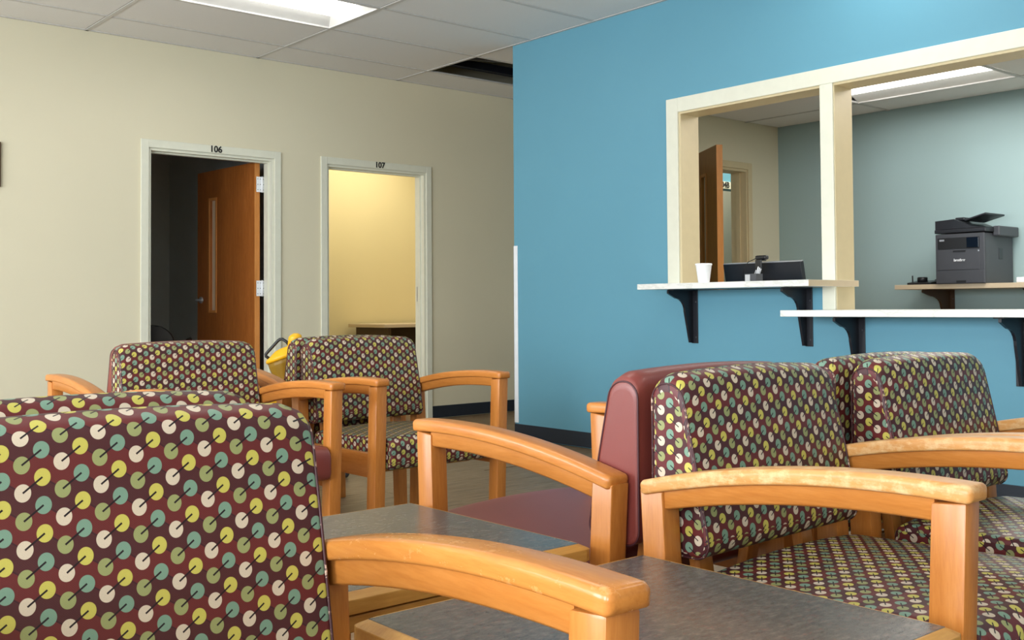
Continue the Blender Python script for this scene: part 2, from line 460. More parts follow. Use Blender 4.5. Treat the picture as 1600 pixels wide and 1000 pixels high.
def rail_mesh():
    bm = bmesh.new(); rings = []; N = 20; y0, y1 = 0.252, -0.244; L = ARM_L+0.012; hx = 0.018
    for i in range(N+1):
        y = y0+(y1-y0)*i/N; s = (L/2-y)/L; zt = arm_z(s)-0.0255; zb = zt-0.034
        if i > N-3: zb += 0.0
        rings.append([bm.verts.new(q) for q in ((-hx, y, zb+.004), (-hx+.004, y, zb), (hx-.004, y, zb), (hx, y, zb+.004), (hx, y, zt), (-hx, y, zt))])
    n = 6
    for a, b in zip(rings, rings[1:]):
        for i in range(n): bm.faces.new([a[i], a[(i+1) % n], b[(i+1) % n], b[i]])
    bm.faces.new(rings[0]); bm.faces.new(rings[-1][::-1])
    bmesh.ops.recalc_face_normals(bm, faces=bm.faces)
    me = bpy.data.meshes.new('arm_rail'); bm.to_mesh(me); bm.free()
    for p in me.polygons: p.use_smooth = True
    me.set_sharp_from_angle(angle=math.radians(50)); return me
HX = 0.0225
FRONT_LEG = B().hexa([(-HX, -0.268, 0), (HX, -0.268, 0), (HX, -0.215, 0), (-HX, -0.215, 0), (-HX, -0.292, 0.635), (HX, -0.292, 0.635), (HX, -0.240, 0.630), (-HX, -0.240, 0.630)], 0.004).mesh('leg', True)
REAR_LEG = B().prism([(0.262, 0), (0.305, 0), (0.292, 0.42), (0.303, 0.583), (0.250, 0.583), (0.243, 0.42)], 'x', -HX, HX, 0, 0.003).mesh('leg', True)
SIDE_RAIL = B().box(-0.011, 0.011, -0.245, 0.255, 0.305, 0.392, 0.003).mesh('side_rail', True)
CROSS_RAIL = B().box(-0.26, 0.26, -0.011, 0.011, 0.305, 0.345, 0.003).mesh('cross_rail', True)
BACK_POST = B().hexa([(-.02, .243, .335), (.02, .243, .335), (.02, .268, .335), (-.02, .268, .335), (-.02, .270, .50), (.02, .270, .50), (.02, .295, .50), (-.02, .295, .50)], .002).mesh('back_support', True)
CAP, RAIL = cap_mesh(), rail_mesh()
for me, m in ((RAIL, 'oak'), (FRONT_LEG, 'oakv'), (REAR_LEG, 'oakv'), (SIDE_RAIL, 'oak'), (CROSS_RAIL, 'tabwood'), (BACK_POST, 'oakv')): me.materials.append(M[m])
CAPS = {}
for k in ('oak', 'oakw', 'oakx'):
    c = CAP.copy(); c.materials.append(M[k]); CAPS[k] = c
def cush_pair(kind):
    hw = 0.254
    sm = 1
    b = cushion(BACK_PROF, hw, 0.008, 0.030, 0.62, 0.009, (0.008, 0), 0.13, 22, 1, 1)
    s = cushion(SEAT_PROF, 0.256, 0.012, 0.001, 0.41, 0.012, (0.004, 0), 0.02, 22, 1, 1, back_test=lambda n: n.x < -0.75 or n.y < -0.5)
    mm = {'dot': ('fabric', 'fabric', 'fabric', 'fabric'), 'vinyl': ('vinyl', 'vinyl', 'vinyl', 'vinyl'), 'two': ('fabric', 'fabric', 'vinyl', 'vinyl')}[kind]
    b.materials.append(M[mm[0]]); b.materials.append(M[mm[1]]); s.materials.append(M[mm[2]]); s.materials.append(M[mm[3]])
    return b, s
CUSH = {k: cush_pair(k) for k in ('dot', 'vinyl', 'two')}
def piping_mesh(mt):
    out = []
    for s in (-1, 1):
        b = B(); pts = []
        for (y, z) in BACK_PROF:
            zz = z
            if z > 0.62: zz = z-0.0170*min(1, (z-0.62)/0.13)
            pts.append((s*0.2515, y, zz))
        b.tube(pts, 0.0020, 6, 0, True); me = b.mesh('piping'); me.materials.append(M[mt]); out.append(me)
    return out
PIPES = {'vinyl': piping_mesh('pipe')}; PIPES['dot'] = PIPES['two'] = piping_mesh('pipew')
def child(name, me, parent, loc=(0, 0, 0), rot=(0, 0, 0), label=None):
    o = bpy.data.objects.new(name, me); COL.objects.link(o); o.parent = parent; o.location = loc; o.rotation_euler = rot
    if label: o['label'] = label
    return o
def chair(kind, x, y, rz, label, cap='oak'):
    r = empty('lounge_chair', (x, y, 0), label, 'chair', rz, 'waiting room armchairs')
    b, s = CUSH[kind]
    bk = child('backrest', b, r, label=None)
    PIPE = PIPES[kind]; child('piping', PIPE[0], bk); child('piping', PIPE[1], bk)
    child('seat', s, r, label='burgundy vinyl seat' if kind == 'two' else None)
    ax = CW/2-WC/2
    for sx in (-1, 1):
        a = child('armrest', CAPS[cap], r, (sx*ax, 0, 0)); child('arm_rail', RAIL, a)
        child('leg', FRONT_LEG, r, (sx*ax, 0, 0)); child('leg', REAR_LEG, r, (sx*ax, 0, 0))
        child('side_rail', SIDE_RAIL, r, (sx*(ax-0.006), 0, 0))
        child('back_support', BACK_POST, r, (sx*0.17, 0, 0))
    child('cross_rail', CROSS_RAIL, r, (0, -0.10, -.005)); child('cross_rail', CROSS_RAIL, r, (0, 0.235, -.005))
    return r

# ------------------------------------------------------------------ setting: walls
def wall(name, boxes, mat, label, cat='wall'):
    b = B()
    for bx in boxes: b.box(*bx)
    return tag(b.obj(name, M[mat]), label, cat, None, 'structure')
ZT = 3.25
D1a, D1b, D2a, D2b, DH = 2.725, 3.662, 4.105, 5.030, 2.010
TW = 0.125
wall('wall_back', [(XW-.2, D1a, YC, YC+TW, 0, ZT), (D1b, D2a, YC, YC+TW, 0, ZT), (D2b, 10.4, YC, YC+TW, 0, ZT),
                   (D1a, D1b, YC, YC+TW, DH, ZT), (D2a, D2b, YC, YC+TW, DH, ZT)], 'cream', 'long cream wall with doorways 106 and 107', 'wall')
YE, WT = 5.578, 0.155
O1a, O1b, O2b = 3.106, 4.070, 3.030
wall('wall_right', [(XB, XB+WT, O1b, YE, 0, ZT), (XB, XB+WT, 1.35, O1b, 2.055, ZT), (XB, XB+WT, O2b, O1b, 0, 1.0), (XB, XB+WT, 1.35, O2b, 0, 0.855),
                    (XB, XB+WT, YS-.1, 1.35, 0, ZT)], 'blue', 'blue wall with the reception opening', 'wall')
# corner return of the blue wall towards the hall, and the office beyond
XO, YO, HO = 7.63, 5.42, 2.44
wall('wall_office_left', [(XB+WT, 6.32, YO, YE, 0, ZT), (7.19, 10.4, YO, YE, 0, ZT), (6.32, 7.19, YO, YE, 2.045, ZT)], 'cream', 'cream office wall with the open wooden door', 'wall')
wall('wall_office_back', [(XO, XO+.12, 0.6, YO, 0, ZT)], 'greyblue', 'pale grey blue office wall behind the printer', 'wall')
wall('wall_office_right', [(XB+WT, XO, 0.48, 0.6, 0, ZT)], 'cream', 'cream office wall out of view on the right', 'wall')
wall('wall_left', [(XW-.14, XW, YS, YC, 0, 0.7), (XW-.14, XW, YS, YC, 2.2, ZT), (XW-.14, XW, YS, -2.35, .7, 2.2), (XW-.14, XW, -.85, -.15, .7, 2.2),
                   (XW-.14, XW, 1.35, 2.05, .7, 2.2), (XW-.14, XW, 3.55, 4.25, .7, 2.2), (XW-.14, XW, 5.75, YC, .7, 2.2)], 'cream', 'cream window wall left of the camera', 'wall')
wall('wall_front', [(XW, XB, YS-.14, YS, 0, ZT)], 'cream', 'cream wall behind the camera', 'wall')
# window frames in the window wall (out of view)
k = 2
for yc in (-1.6, .6, 2.8, 5.0):
    b = B()
    for q in (-.75, 0, .75): b.box(XW-.1, XW-.05, yc+q-.025, yc+q+.025, .7, 2.2)
    for z in (.7, 2.16): b.box(XW-.1, XW-.05, yc-.75, yc+.75, z, z+.04)
    tag(b.obj('window_%d' % k, M['trim']), 'white window frame in the wall left of the camera', 'window', 'side windows', 'structure'); k += 1
# rooms 106 and 107
wall('wall_room_dark', [(1.5, 1.6, YC+TW, 9.6, 0, ZT), (1.5, 3.89, 9.5, 9.6, 0, ZT), (3.89, 4.01, YC+TW, 9.6, 0, ZT)], 'darkroom', 'unlit walls inside room 106', 'wall')
wall('wall_room_lit', [(4.0101, 7.0, 8.8, 8.9, 0, ZT), (6.9, 7.0, YC+TW, 8.8, 0, ZT), (4.0101, 4.03, YC+TW, 8.8, 0, ZT)], 'yellowcream', 'warm lit yellow cream wall inside room 107', 'wall')
# hall beyond the office door
YH = 6.10
wall('wall_hall', [(6.6, 7.32, YH, YH+.12, 0, ZT), (8.27, 10.4, YH, YH+.12, 0, ZT), (7.32, 8.27, YH, YH+.12, 1.985, ZT)], 'blue', 'blue hall wall seen through the office door', 'wall')
wall('wall_hall_end', [(10.4, 10.5, YE, 9, 0, ZT)], 'cream', 'cream end wall of the hall', 'wall')
# baseboards
def strip(name, bx, label, mat='base', cat='baseboard'):
    b = B()
    for q in bx: b.box(*q, 0.003)
    return tag(b.obj(name, M[mat]), label, cat, None, 'structure')
strip('baseboard_back', [(XW, D1a-.055, YC-.008, YC-.0002, 0.004, .1016), (D1b+.055, D2a-.055, YC-.008, YC-.0002, 0.004, .1016), (D2b+.05, 6.58, YC-.008, YC-.0002, 0.004, .1016)], 'black vinyl baseboard along the cream wall')
strip('baseboard_right', [(XB-.008, XB-.0002, YS+.02, YE, 0.004, .1016)], 'navy vinyl baseboard along the blue wall')
g = B().box(XB-.004, XB-.0003, YE-.038, YE+.003, .1095, 1.335).box(XB-.004, XB+.03, YE+.0004, YE+.004, .1095, 1.335).obj('trim_1', M['white'])
tag(g, 'white corner guard on the end of the blue wall', 'corner guard', None, 'structure')

# ------------------------------------------------------------------ floor of planks
fl = tag(B().box(XW-.14, 10.5, YS-.14, 9.6, -.12, -0.0035).obj('floor', M['plank']), 'wood look vinyl plank floor in grey brown', 'floor', None, 'structure')
pm = B().box(0, 1.217, 0, .1795, -.0034, 0.0, 0.0006, 1).mesh('plank'); pm.materials.append(M['plank'])
row = 0; y = 1.35; cnt = 0
while y < 6.95:
    x = 1.25 - (row*0.43) % 1.22
    xmax = 4.75-1.2 if y < 5.5 else 6.2-.6
    while x < xmax and cnt < 300:
        if x > -0.2 and y+.18 < 7.014 and x+1.217 < (4.745 if y+.18 < 5.58 and y < 5.6 else 9):
            child('plank', pm, fl, (x, y, 0)); cnt += 1
        x += 1.219
    y += .1812; row += 1
strip('trim_2', [(D1a, D1b, YC+.0, YC+TW, -.003, .003)], 'dark threshold strip in doorway 106', 'base', 'threshold')

# ------------------------------------------------------------------ ceilings of tiles
G, T = 1.2192, 0.6096
GX, GY = 2.3099, 6.5925
def tile_mesh(name, lx, ly):
    m = B().box(.014, lx-.014, .014, ly-.014, 0, .016, .003, 1).mesh(name); m.materials.append(M['tile']); return m
ceil_me = B()
# plenum deck above
ce = tag(B().box(XW, 10.4, YS, 9.6, ZT, ZT+.1).obj('ceiling', M['plenum']), 'suspended ceiling of white fissured tiles with one tile missing', 'ceiling', None, 'structure')
xs = [GX+G*i for i in range(-4, 7)]; ys = [GY-T*j for j in range(-1, 17)]
bars = B()
for x in xs:
    y0 = YS if x < XB-.05 else YE+.002
    if XW < x < 10.4: bars.box(x-.012, x+.012, y0, YC-.001, HC-.001, HC+.004)
for y in ys:
    if YS < y < YC:
        x1 = XB if y < YE else 10.4
        bars.box(XW, x1-.001, y-.012, y+.012, HC-.0004, HC+.005)
bars.box(XW, 10.4, YC-.022, YC-.0005, HC-.001, HC+.003); bars.box(XB-.022, XB-.0005, YS, YE, HC-.0015, HC+.003)
bars.obj('grid_bars', M['tbar'], ce)
tm = tile_mesh('ceiling_tile', G, T); cache = {}
LIGHTS = [(2.3099, GY-2*T), (2.3099-2*G, GY-2*T), (2.3099-G, GY-7*T), (2.3099+.0, GY-11*T), (2.3099-3*G, GY-11*T), (GX+G+.0, GY-7*T+.0)]  # only the first is in view; the others are added to light the room
for i, x in enumerate(xs):
    for j, y in enumerate(ys):
        # cell from x..x+G and y-T..y
        x0, x1, y0, y1 = x, x+G, y-T, y
        lim_x1 = XB if (y1 <= YE or x < XB-.05) and y0 < YE-.1 else 10.4
        if x > XB-.05 and y0 < YE: y0 = YE+.002
        x0 = max(x0, XW); x1 = min(x1, lim_x1); y1 = min(y1, YC); y0 = max(y0, YS)
        if x1-x0 < .06 or y1-y0 < .06: continue
        if x > 8.5: continue
        if abs(x-(GX+2*G)) < .01 and abs(y-GY) < .01: continue            # the missing tile
        if any(abs(x-lx) < .01 and abs(y1-T-ly) < .01 for lx, ly in LIGHTS): continue
        key = (round(x1-x0, 3), round(y1-y0, 3))
        if key not in cache: cache[key] = tile_mesh('ceiling_tile', *key)
        child('ceiling_tile', cache[key], ce, (x0, y0, HC+.003))
# duct and pipe in the plenum above the gap
d = B().box(4.9, 6.6, 6.5, 6.56, 2.80, 2.86).obj('roof_beam', M['blackmetal'], ce)
d = B().tube([(4.85, 6.45, 2.84), (5.4, 6.3, 2.86), (6.4, 6.3, 2.87)], .02, 8).obj('conduit', M['grey'], ce)

def troffer(x, y, z, lx, ly, label, lens, group, along='x'):
    """recessed light: housing frame, sloped reflectors and a bright lens running lengthwise"""
    r = empty('ceiling_light', (x, y, z), label, 'ceiling light', 0, group)
    b = B()
    for q in ((0, lx, 0, .018), (0, lx, ly-.018, ly), (0, .018, .018, ly-.018), (lx-.018, lx, .018, ly-.018)): b.box(q[0], q[1], q[2], q[3], -.002, .012)
    b.obj('frame', M['tbar'], r)
    b = B()
    if along == 'x':
        a, c = ly*.26, ly*.74
        for p in ([(.018, .018), (a, .07)], [(ly-.018, .018), (c, .07)]):
            (u0, _), (u1, z1) = p
            b.hexa([(.018, min(u0, u1), .008 if u0 < u1 else z1-.0), (lx-.018, min(u0, u1), .008 if u0 < u1 else z1), (lx-.018, max(u0, u1), z1 if u0 < u1 else .008), (.018, max(u0, u1), z1 if u0 < u1 else .008),
                    (.018, min(u0, u1), .09), (lx-.018, min(u0, u1), .09), (lx-.018, max(u0, u1), .09), (.018, max(u0, u1), .09)])
        for (u0, u1) in ((.0185, .085), (lx-.0185, lx-.085)):
            lo, hi = min(u0, u1), max(u0, u1); zl, zh = (.008, .068) if u0 < u1 else (.068, .008)
            b.hexa([(lo, .019, zl), (hi, .019, zh), (hi, ly-.019, zh), (lo, ly-.019, zl), (lo, .019, .089), (hi, .019, .089), (hi, ly-.019, .089), (lo, ly-.019, .089)])
        b.box(.018, lx-.018, .018, ly-.018, .0905, .095)
        b.obj('reflector', M['reflector'], r)
        L = B(); L.prism(fillet([(a, .055, 0), (a+.02, .03, .01), (c-.02, .03, .01), (c, .055, 0), (c, .075, 0), (a, .075, 0)], 3), 'x', .07, lx-.07); L.obj('diffuser', M[lens], r)
    else:
        a, c = lx*.30, lx*.70
        for (u0, u1, z1) in ((.018, a, .07), (lx-.018, c, .07)):
            lo, hi = min(u0, u1), max(u0, u1); zl, zh = (.008, z1) if u0 < u1 else (z1, .008)
            b.hexa([(lo, .018, zl), (hi, .018, zh), (hi, ly-.018, zh), (lo, ly-.018, zl), (lo, .018, .09), (hi, .018, .09), (hi, ly-.018, .09), (lo, ly-.018, .09)])
        b.obj('reflector', M['reflector'], r)
        L = B(); L.prism(fillet([(a, .055, 0), (a+.02, .03, .01), (c-.02, .03, .01), (c, .055, 0), (c, .075, 0), (a, .075, 0)], 3), 'y', .02, ly-.02); L.obj('diffuser', M[lens], r)
    return r
for i, (lx_, ly_) in enumerate(LIGHTS):
    troffer(lx_, ly_, HC, G, T, 'lit recessed ceiling light above the cream wall doorways' if i == 0 else ['', 'added recessed ceiling light left of the view near the cream wall', 'added unseen ceiling light above the nearest seating row', 'added unseen light behind the camera', 'added unseen light behind the camera near the windows', 'added ceiling light out of view beside the blue wall'][i], 'lens', None if i == 0 else 'added lights out of view')

# office ceiling
oc = tag(B().box(XB+WT, XO, .6, YO, HO+.12, HO+.2).obj('ceiling_office', M['tbar']), 'office ceiling of white tiles', 'ceiling', None, 'structure')
ob = B(); oxs = [6.57+T*i for i in range(-2, 2)]; oys = [4.375-G*j for j in range(-0, 4)] + [5.40]
ot = {}
exs = [XB+WT]+[x for x in oxs if XB+WT+.05 < x < XO-.05]+[XO]; eys = sorted([.6]+[y for y in oys if .65 < y < YO-.05]+[YO])
for x in exs[1:-1]: ob.box(x-.012, x+.012, .6, YO, HO-.001, HO+.004)
for y in eys[1:-1]: ob.box(XB+WT, XO, y-.012, y+.012, HO-.0004, HO+.005)
ob.obj('grid_bars', M['tbar'], oc)
for a, b_ in zip(exs, exs[1:]):
    for c, e in zip(eys, eys[1:]):
        if abs(a-6.57) < .01 and abs(e-4.375) < .01: continue
        key = (round(b_-a, 3), round(e-c, 3))
        if key not in ot: ot[key] = tile_mesh('ceiling_tile', *key)
        child('ceiling_tile', ot[key], oc, (a, c, HO+.003))
troffer(6.57, 4.375-G, HO, T, G, 'lit recessed ceiling light above the printer in the office', 'lens_office', None, 'y')
rc = tag(B().box(1.5, 7.0, YC+TW, 9.5, 2.6, 2.65).obj('ceiling_rooms', M['tbar']), 'plain ceiling inside rooms 106 and 107', 'ceiling', None, 'structure')
area('room_107_lamp', (5.4, 7.95, 2.55), (0, 0, -1), 1.2, 1.2, 25, (1.0, 0.93, 0.76))
area('hall_fill', (8.0, 5.85, 2.65), (0, 0, -1), 1.2, .3, 16, (1.0, 0.93, 0.82))  # added light without a fixture, brightens the hall door casing
area('hall_fill', (8.4, 6.62, 2.62), (0, 0, -1), 1.0, .4, 9, (1.0, 0.93, 0.80))  # another added light, brightens the space behind the hall doorway
area('office_fill', (6.2, 2.6, 2.40), (0, 0, -1), 1.6, 1.2, 52, (1.0, 0.95, 0.88))  # added area light away from the office fixture, brightens the office

# ------------------------------------------------------------------ door frames and doors
def door_frame(name, x0, x1, y0, y1, zh, label, num=None, facing=-1, mat='trim', wl=.055, wr=.052):
    r = empty(name, ((x0+x1)/2, y0, 0), label, 'doorway', 0, None, 'structure'); ox = (x0+x1)/2
    f = -.014
    for nm, (a, b_) in (('casing', (x0-wl, x0)), ('casing', (x1, x1+wr))):
        B().box(a-ox, b_-ox, f, -.0003, 0.003, zh+wl, .003).obj(nm, M[mat], r)
    B().box(x0-ox, x1-ox, f, -.0003, zh, zh+wl, .003).obj('casing', M[mat], r)
    j = B()
    d = y1-y0
    j.box(x0-ox, x0-ox+.018, 0, d, 0.003, zh).box(x1-ox-.018, x1-ox, 0, d, 0.003, zh).box(x0-ox+.018, x1-ox-.018, 0, d, zh-.018, zh)
    j.box(x0-ox+.018, x0-ox+.03, d*.35, d*.6, .003, zh-.018).box(x1-ox-.03, x1-ox-.018, d*.35, d*.6, .003, zh-.018).box(x0-ox+.03, x1-ox-.03, d*.35, d*.6, zh-.03, zh-.018)
    j.obj('jamb', M[mat], r)
    if num: text_obj('room_number', num, .062, M['ink'], r, (0.01, f-.0016, zh+.027), (math.pi/2, 0, 0))
    return r
df1 = door_frame('door_1', D1a, D1b, YC, YC+TW, DH, 'white door frame numbered 106', '106')
df2 = door_frame('door_2', D2a, D2b, YC, YC+TW, DH, 'white door frame numbered 107', '107')
# strike plate in 107 jamb
B().box((D2b-D2a)/2-.0205, (D2b-D2a)/2-.0175, .075, .105, .96, 1.08, .001).box((D2b-D2a)/2-.022, (D2b-D2a)/2-.0195, .083, .097, 1.0, 1.04).obj('strike_plate', M['chrome'], df2)
def leaf(name, w_, h, th, label, group_mats, lite, lever_side, loc, rz, parts=True):
    """door leaf hinged on local x=0, running to +x, thickness in y"""
    r = empty(name, loc, label, 'door', rz)
    lx0, lx1, lz0, lz1 = lite
    mb, me_ = group_mats
    b = B()
    b.box(.003, lx0, -th/2, th/2, .01, h).box(lx1, w_-.003, -th/2, th/2, .01, h).box(lx0, lx1, -th/2, th/2, .01, lz0).box(lx0, lx1, -th/2, th/2, lz1, h)
    b.obj('door_panel', M[mb], r)
    B().box(0, .003, -th/2, th/2, .01, h).box(w_-.003, w_, -th/2, th/2, .01, h).obj('edge_band', M[me_], r)
    s = B()
    for sy in (-1, 1):
        y0, y1 = sorted((sy*th/2, sy*(th/2+.006)))
        s.box(lx0-.02, lx0, y0, y1, lz0-.02, lz1+.02, .002).box(lx1, lx1+.02, y0, y1, lz0-.02, lz1+.02, .002).box(lx0, lx1, y0, y1, lz0-.02, lz0, .002).box(lx0, lx1, y0, y1, lz1, lz1+.02, .002)
    s.obj('glass_stop', M[me_], r)
    B().box(lx0, lx1, -.003, .003, lz0, lz1).obj('glass_pane', M['glass'], r)
    for sy in (-1, 1):
        lv = B().lathe([(.026, 0), (.026, .012), (.012, .014), (.012, .05)], 20, (w_-.07, sy*th/2, .98), axis=(0, sy, 0))
        lv.tube([(w_-.07, sy*(th/2+.05), .98), (w_-.10, sy*(th/2+.055), .98), (w_-.18, sy*(th/2+.05), .978)], .009, 8)
        lv.obj('lever_handle', M['chrome'], r)
    return r
ang = math.atan2(.91, -.050)
lf = leaf('wooden_door', .895, 1.995, .042, 'brown wooden door standing open inside doorway 106', ('door', 'dooredge'), (.595, .685, .90, 1.76), 1, (3.596, 7.150, 0), ang)
for z in (1.83, 1.06, .25):
    b = B().box(-.001, .001, -.022, .022, -.057, .057, .0005)
    b2 = B().box(-.046, .0, -.003, .0, -.057, .057).box(0, .016, -.003, 0, -.057, .057)
    b2.tube([(0, -.005, -.059), (0, -.005, .059)], .007, 10)
    for q in (-.035, -.015, .010):
        for zz in (-.04, .0, .04): b2.lathe([(.0035, 0), (.003, .001)], 8, (q, -.003, zz), axis=(0, -1, 0), mat=1)
    o = b2.obj('hinge', [M['white'], M['grey']], df1, (3.628-(D1a+D1b)/2, .122, z))
# office door frame + leaf
df3 = empty('door_3', (6.695, YO, 0), 'cream frame of the doorway in the office', 'doorway', 0, None, 'structure')
ox = 6.695
b = B().box(6.265-ox, 6.32-ox, -.012, -.0003, .003, 2.1, .003).box(7.19-ox, 7.245-ox, -.012, -.0003, .003, 2.1, .003).box(6.32-ox, 7.19-ox, -.012, -.0003, 2.045, 2.1, .003)
b.obj('casing', M['jamb'], df3)
b = B().box(6.32-ox, 6.34-ox, 0, YE-YO, .003, 2.045).box(7.175-ox, 7.19-ox, 0, YE-YO, .003, 2.045).box(6.34-ox, 7.175-ox, 0, YE-YO, 2.025, 2.045).box(7.165-ox, 7.175-ox, .06, .1, .003, 2.025)
b.obj('jamb', M['jamb'], df3)
ang2 = math.atan2(4.60-5.385, 5.81-6.325)
leaf('wooden_door', .91, 2.03, .044, 'orange wooden door standing open inside the reception office', ('doorl', 'dooredge'), (.56, .66, 1.06, 1.84), 1, (6.325, 5.385, 0), ang2)
# hall doorway 104B
df4 = empty('door_4', (7.795, YH, 0), 'hall door frame marked 4B seen through the office door', 'doorway', 0, None, 'structure')
B().box(-.52, -.465, -.012, -.0003, .003, 2.05).box(.465, .52, -.012, -.0003, .003, 2.05).box(-.465, .465, -.012, -.0003, 1.985, 2.05).obj('casing', M['trim'], df4)
text_obj('room_number', '104B', .074, M['ink'], df4, (7.731-7.795, -.0145, 2.017), (math.pi/2, 0, 0))

# ------------------------------------------------------------------ reception opening trims and counters
w1 = empty('window_1', (XB, 3.55, 0), 'off-white trimmed reception opening in the blue wall', 'reception window', 0, None, 'structure')
oy = 3.55
def wbox(nm, mat, *bxs, bev=.003):
    b = B()
    for x0, x1, y0, y1, z0, z1 in bxs: b.box(x0-XB, x1-XB, y0-oy, y1-oy, z0, z1, bev)
    return b.obj(nm, M[mat], w1)
fx0 = XB-.016
wbox('casing', 'trim', (fx0, XB-.0003, O1b, O1b+.088, 1.036, 2.137))
wbox('casing', 'trim', (fx0, XB-.0003, 1.30, O1b, 2.052, 2.137))
wbox('casing', 'trim', (fx0, XB-.0003, 3.032, 3.108, .885, 2.052))
wbox('casing', 'trim', (fx0, XB-.0003, 1.26, 1.35, .885, 2.137))
wbox('mullion', 'trim', (XB, XB+WT, 3.045, 3.095, .885, 2.052), bev=0)
JX1 = XB+WT+.004
wbox('jamb', 'jamb', (XB-.004, JX1, O1b-.014, O1b, 1.036, 2.040), (XB-.004, JX1, 3.028, 3.0448, .885, 2.040), (XB-.004, JX1, 3.0952, 3.110, 1.036, 2.040), bev=.001)
wbox('head_jamb', 'jamb', (XB-.004, JX1, 1.35, O1b, 2.040, 2.0545), bev=.001)
ct = tag(B().box(4.45, 4.90, 2.995, 4.135, 1.004, 1.036, .0025).obj('service_counter', [M['marble']]), 'upper white marble-look counter shelf under the left reception opening', 'counter')
B().box(4.4515, 4.899, 2.9935, 2.9952, 1.0045, 1.0355).obj('end_band', M['beigelam'], ct)
tag(B().box(4.46, 5.02, 1.2, 3.17, .853, .885, .0025).obj('service_counter', [M['marble']]), 'lower white marble-look counter shelf under the right reception opening', 'counter')
def bracket(y, ztop, label, group, x=XB, L=.215, H=.31, mat='blackmetal', leg_w=.045, g0=.012):
    r = empty('shelf_bracket', (x, y, ztop), label, 'bracket', 0, group)
    B().box(-.006, -.0003, -leg_w/2, leg_w/2, -H, 0, .001).box(-L, -.006, -leg_w/2, leg_w/2, -.006, -.0003, .001).obj('mounting_plate', M[mat], r)
    # gusset web with a concave inner edge
    pts = [(-L, -.006), (-L, -.022), (-L*.70, -.050)]
    for i in range(7):
        t = i/6; a = math.pi/2*t
        pts.append((-L*.70+L*.36*math.sin(a), -.050-.075*(1-math.cos(a))))
    pts += [(-.030, -H+.004), (-.006, -H+.004), (-.006, -.006)]
    B().prism([(p[0], p[1]) for p in pts], 'y', g0, g0+.014).obj('gusset', M[mat], r)
    c = B()
    for z in (-.07, -H+.035): c.lathe([(.005, 0), (.004, .002)], 8, (-.006, -.01, z), axis=(-1, 0, 0))
    tag(c.obj('screws', M['grey'], r), kind='stuff')
    return r
BRG = 'brackets under the reception counters'
bracket(3.965, 1.0035, 'black steel bracket under the left end of the upper counter', BRG)
bracket(3.198, 1.0035, 'black steel bracket under the right end of the upper counter', BRG)
bracket(2.896, .8525, 'black steel bracket under the left end of the lower counter', BRG)
bracket(2.106, .8525, 'black steel bracket under the lower counter at the right photo edge', BRG, g0=-.012, leg_w=.05)

# foam cup
cup = tag(B().lathe([(.030, 0), (.031, .002), (.0445, .100), (.0475, .102), (.0475, .110), (.0445, .112), (.0425, .110), (.029, .006)], 40, (0, 0, 0)).obj('foam_cup', M['foam'], None, (4.66, 3.82, 1.0365)), 'white foam cup on the upper counter shelf', 'cup')
# pen holder
ph = empty('pen_holder', (4.72, 3.53, 1.0365), 'small grey pen holder in front of the monitor', 'pen holder')
b = B()
b.box(-.03, .03, -.045, .03, 0, .003).box(-.03, -.027, -.045, .03, .003, .046).box(.027, .03, -.045, .03, .003, .046).box(-.027, .027, -.045, -.042, .003, .046).box(-.027, .027, .027, .03, .003, .046)
b.obj('holder', M['grey'], ph)
B().box(-.0318, -.0302, -.006, .026, .006, .042).obj('front_panel', M['chrome'], ph)
for i, (yy, c) in enumerate(((-.015, 'white'), (-.024, 'white'), (-.032, 'chrome'), (.0, 'chrome'))):
    B().tube([(0, yy, .004), (.008, yy-.018, .085-.006*i)], .0028, 8).obj('pen', M[c], ph)
# monitor on the office desk
tag(B().box(XB+WT+.01, 5.75, 2.2, 4.7, .70, .735, .003).box(5.0, 5.7, 4.62, 4.66, .0, .70).box(5.0, 5.7, 2.24, 2.28, 0, .70).obj('office_desk', M['beigelam']), 'beige office desk hidden behind the counter', 'desk')
mo = empty('computer_monitor', (5.16, 3.765, .7355), 'black computer monitor seen from behind the upper counter', 'monitor')
ti = math.radians(-12)
b = B().box(-.016, .016, -.275, .275, -.16, .16, .004)
o = b.obj('monitor_housing', M['blackmetal'], mo, (0, 0, .270), (0, ti, 0))
B().box(-.013, .013, -.275, .275, .1601, .1635).obj('top_bezel', M['chrome'], o)
B().box(-.05, -.016, -.10, .10, -.09, .06, .008).obj('rear_cover', M['black'], o)
B().box(.04, .06, -.03, .03, .0, .26, .003).box(-.06, .14, -.12, .12, 0, .012, .004).obj('stand', M['black'], mo)
wc = empty('webcam', (5.09, 3.735, 1.170), 'black webcam clipped on top of the monitor', 'webcam')
B().box(-.022, .012, -.040, .040, .0065, .032, .010, 3).obj('camera_body', M['black'], wc)
B().box(-.042, -.032, -.022, .022, -.070, .004, .003).box(-.04, .012, -.02, .02, .0, .006, .002).obj('clip', M['black'], wc)
B().tube([(-.02, .03, .015), (-.03, .08, -.005), (-.03, .115, -.05), (-.03, .12, -.1)], .0022, 6).obj('cable', M['black'], wc)

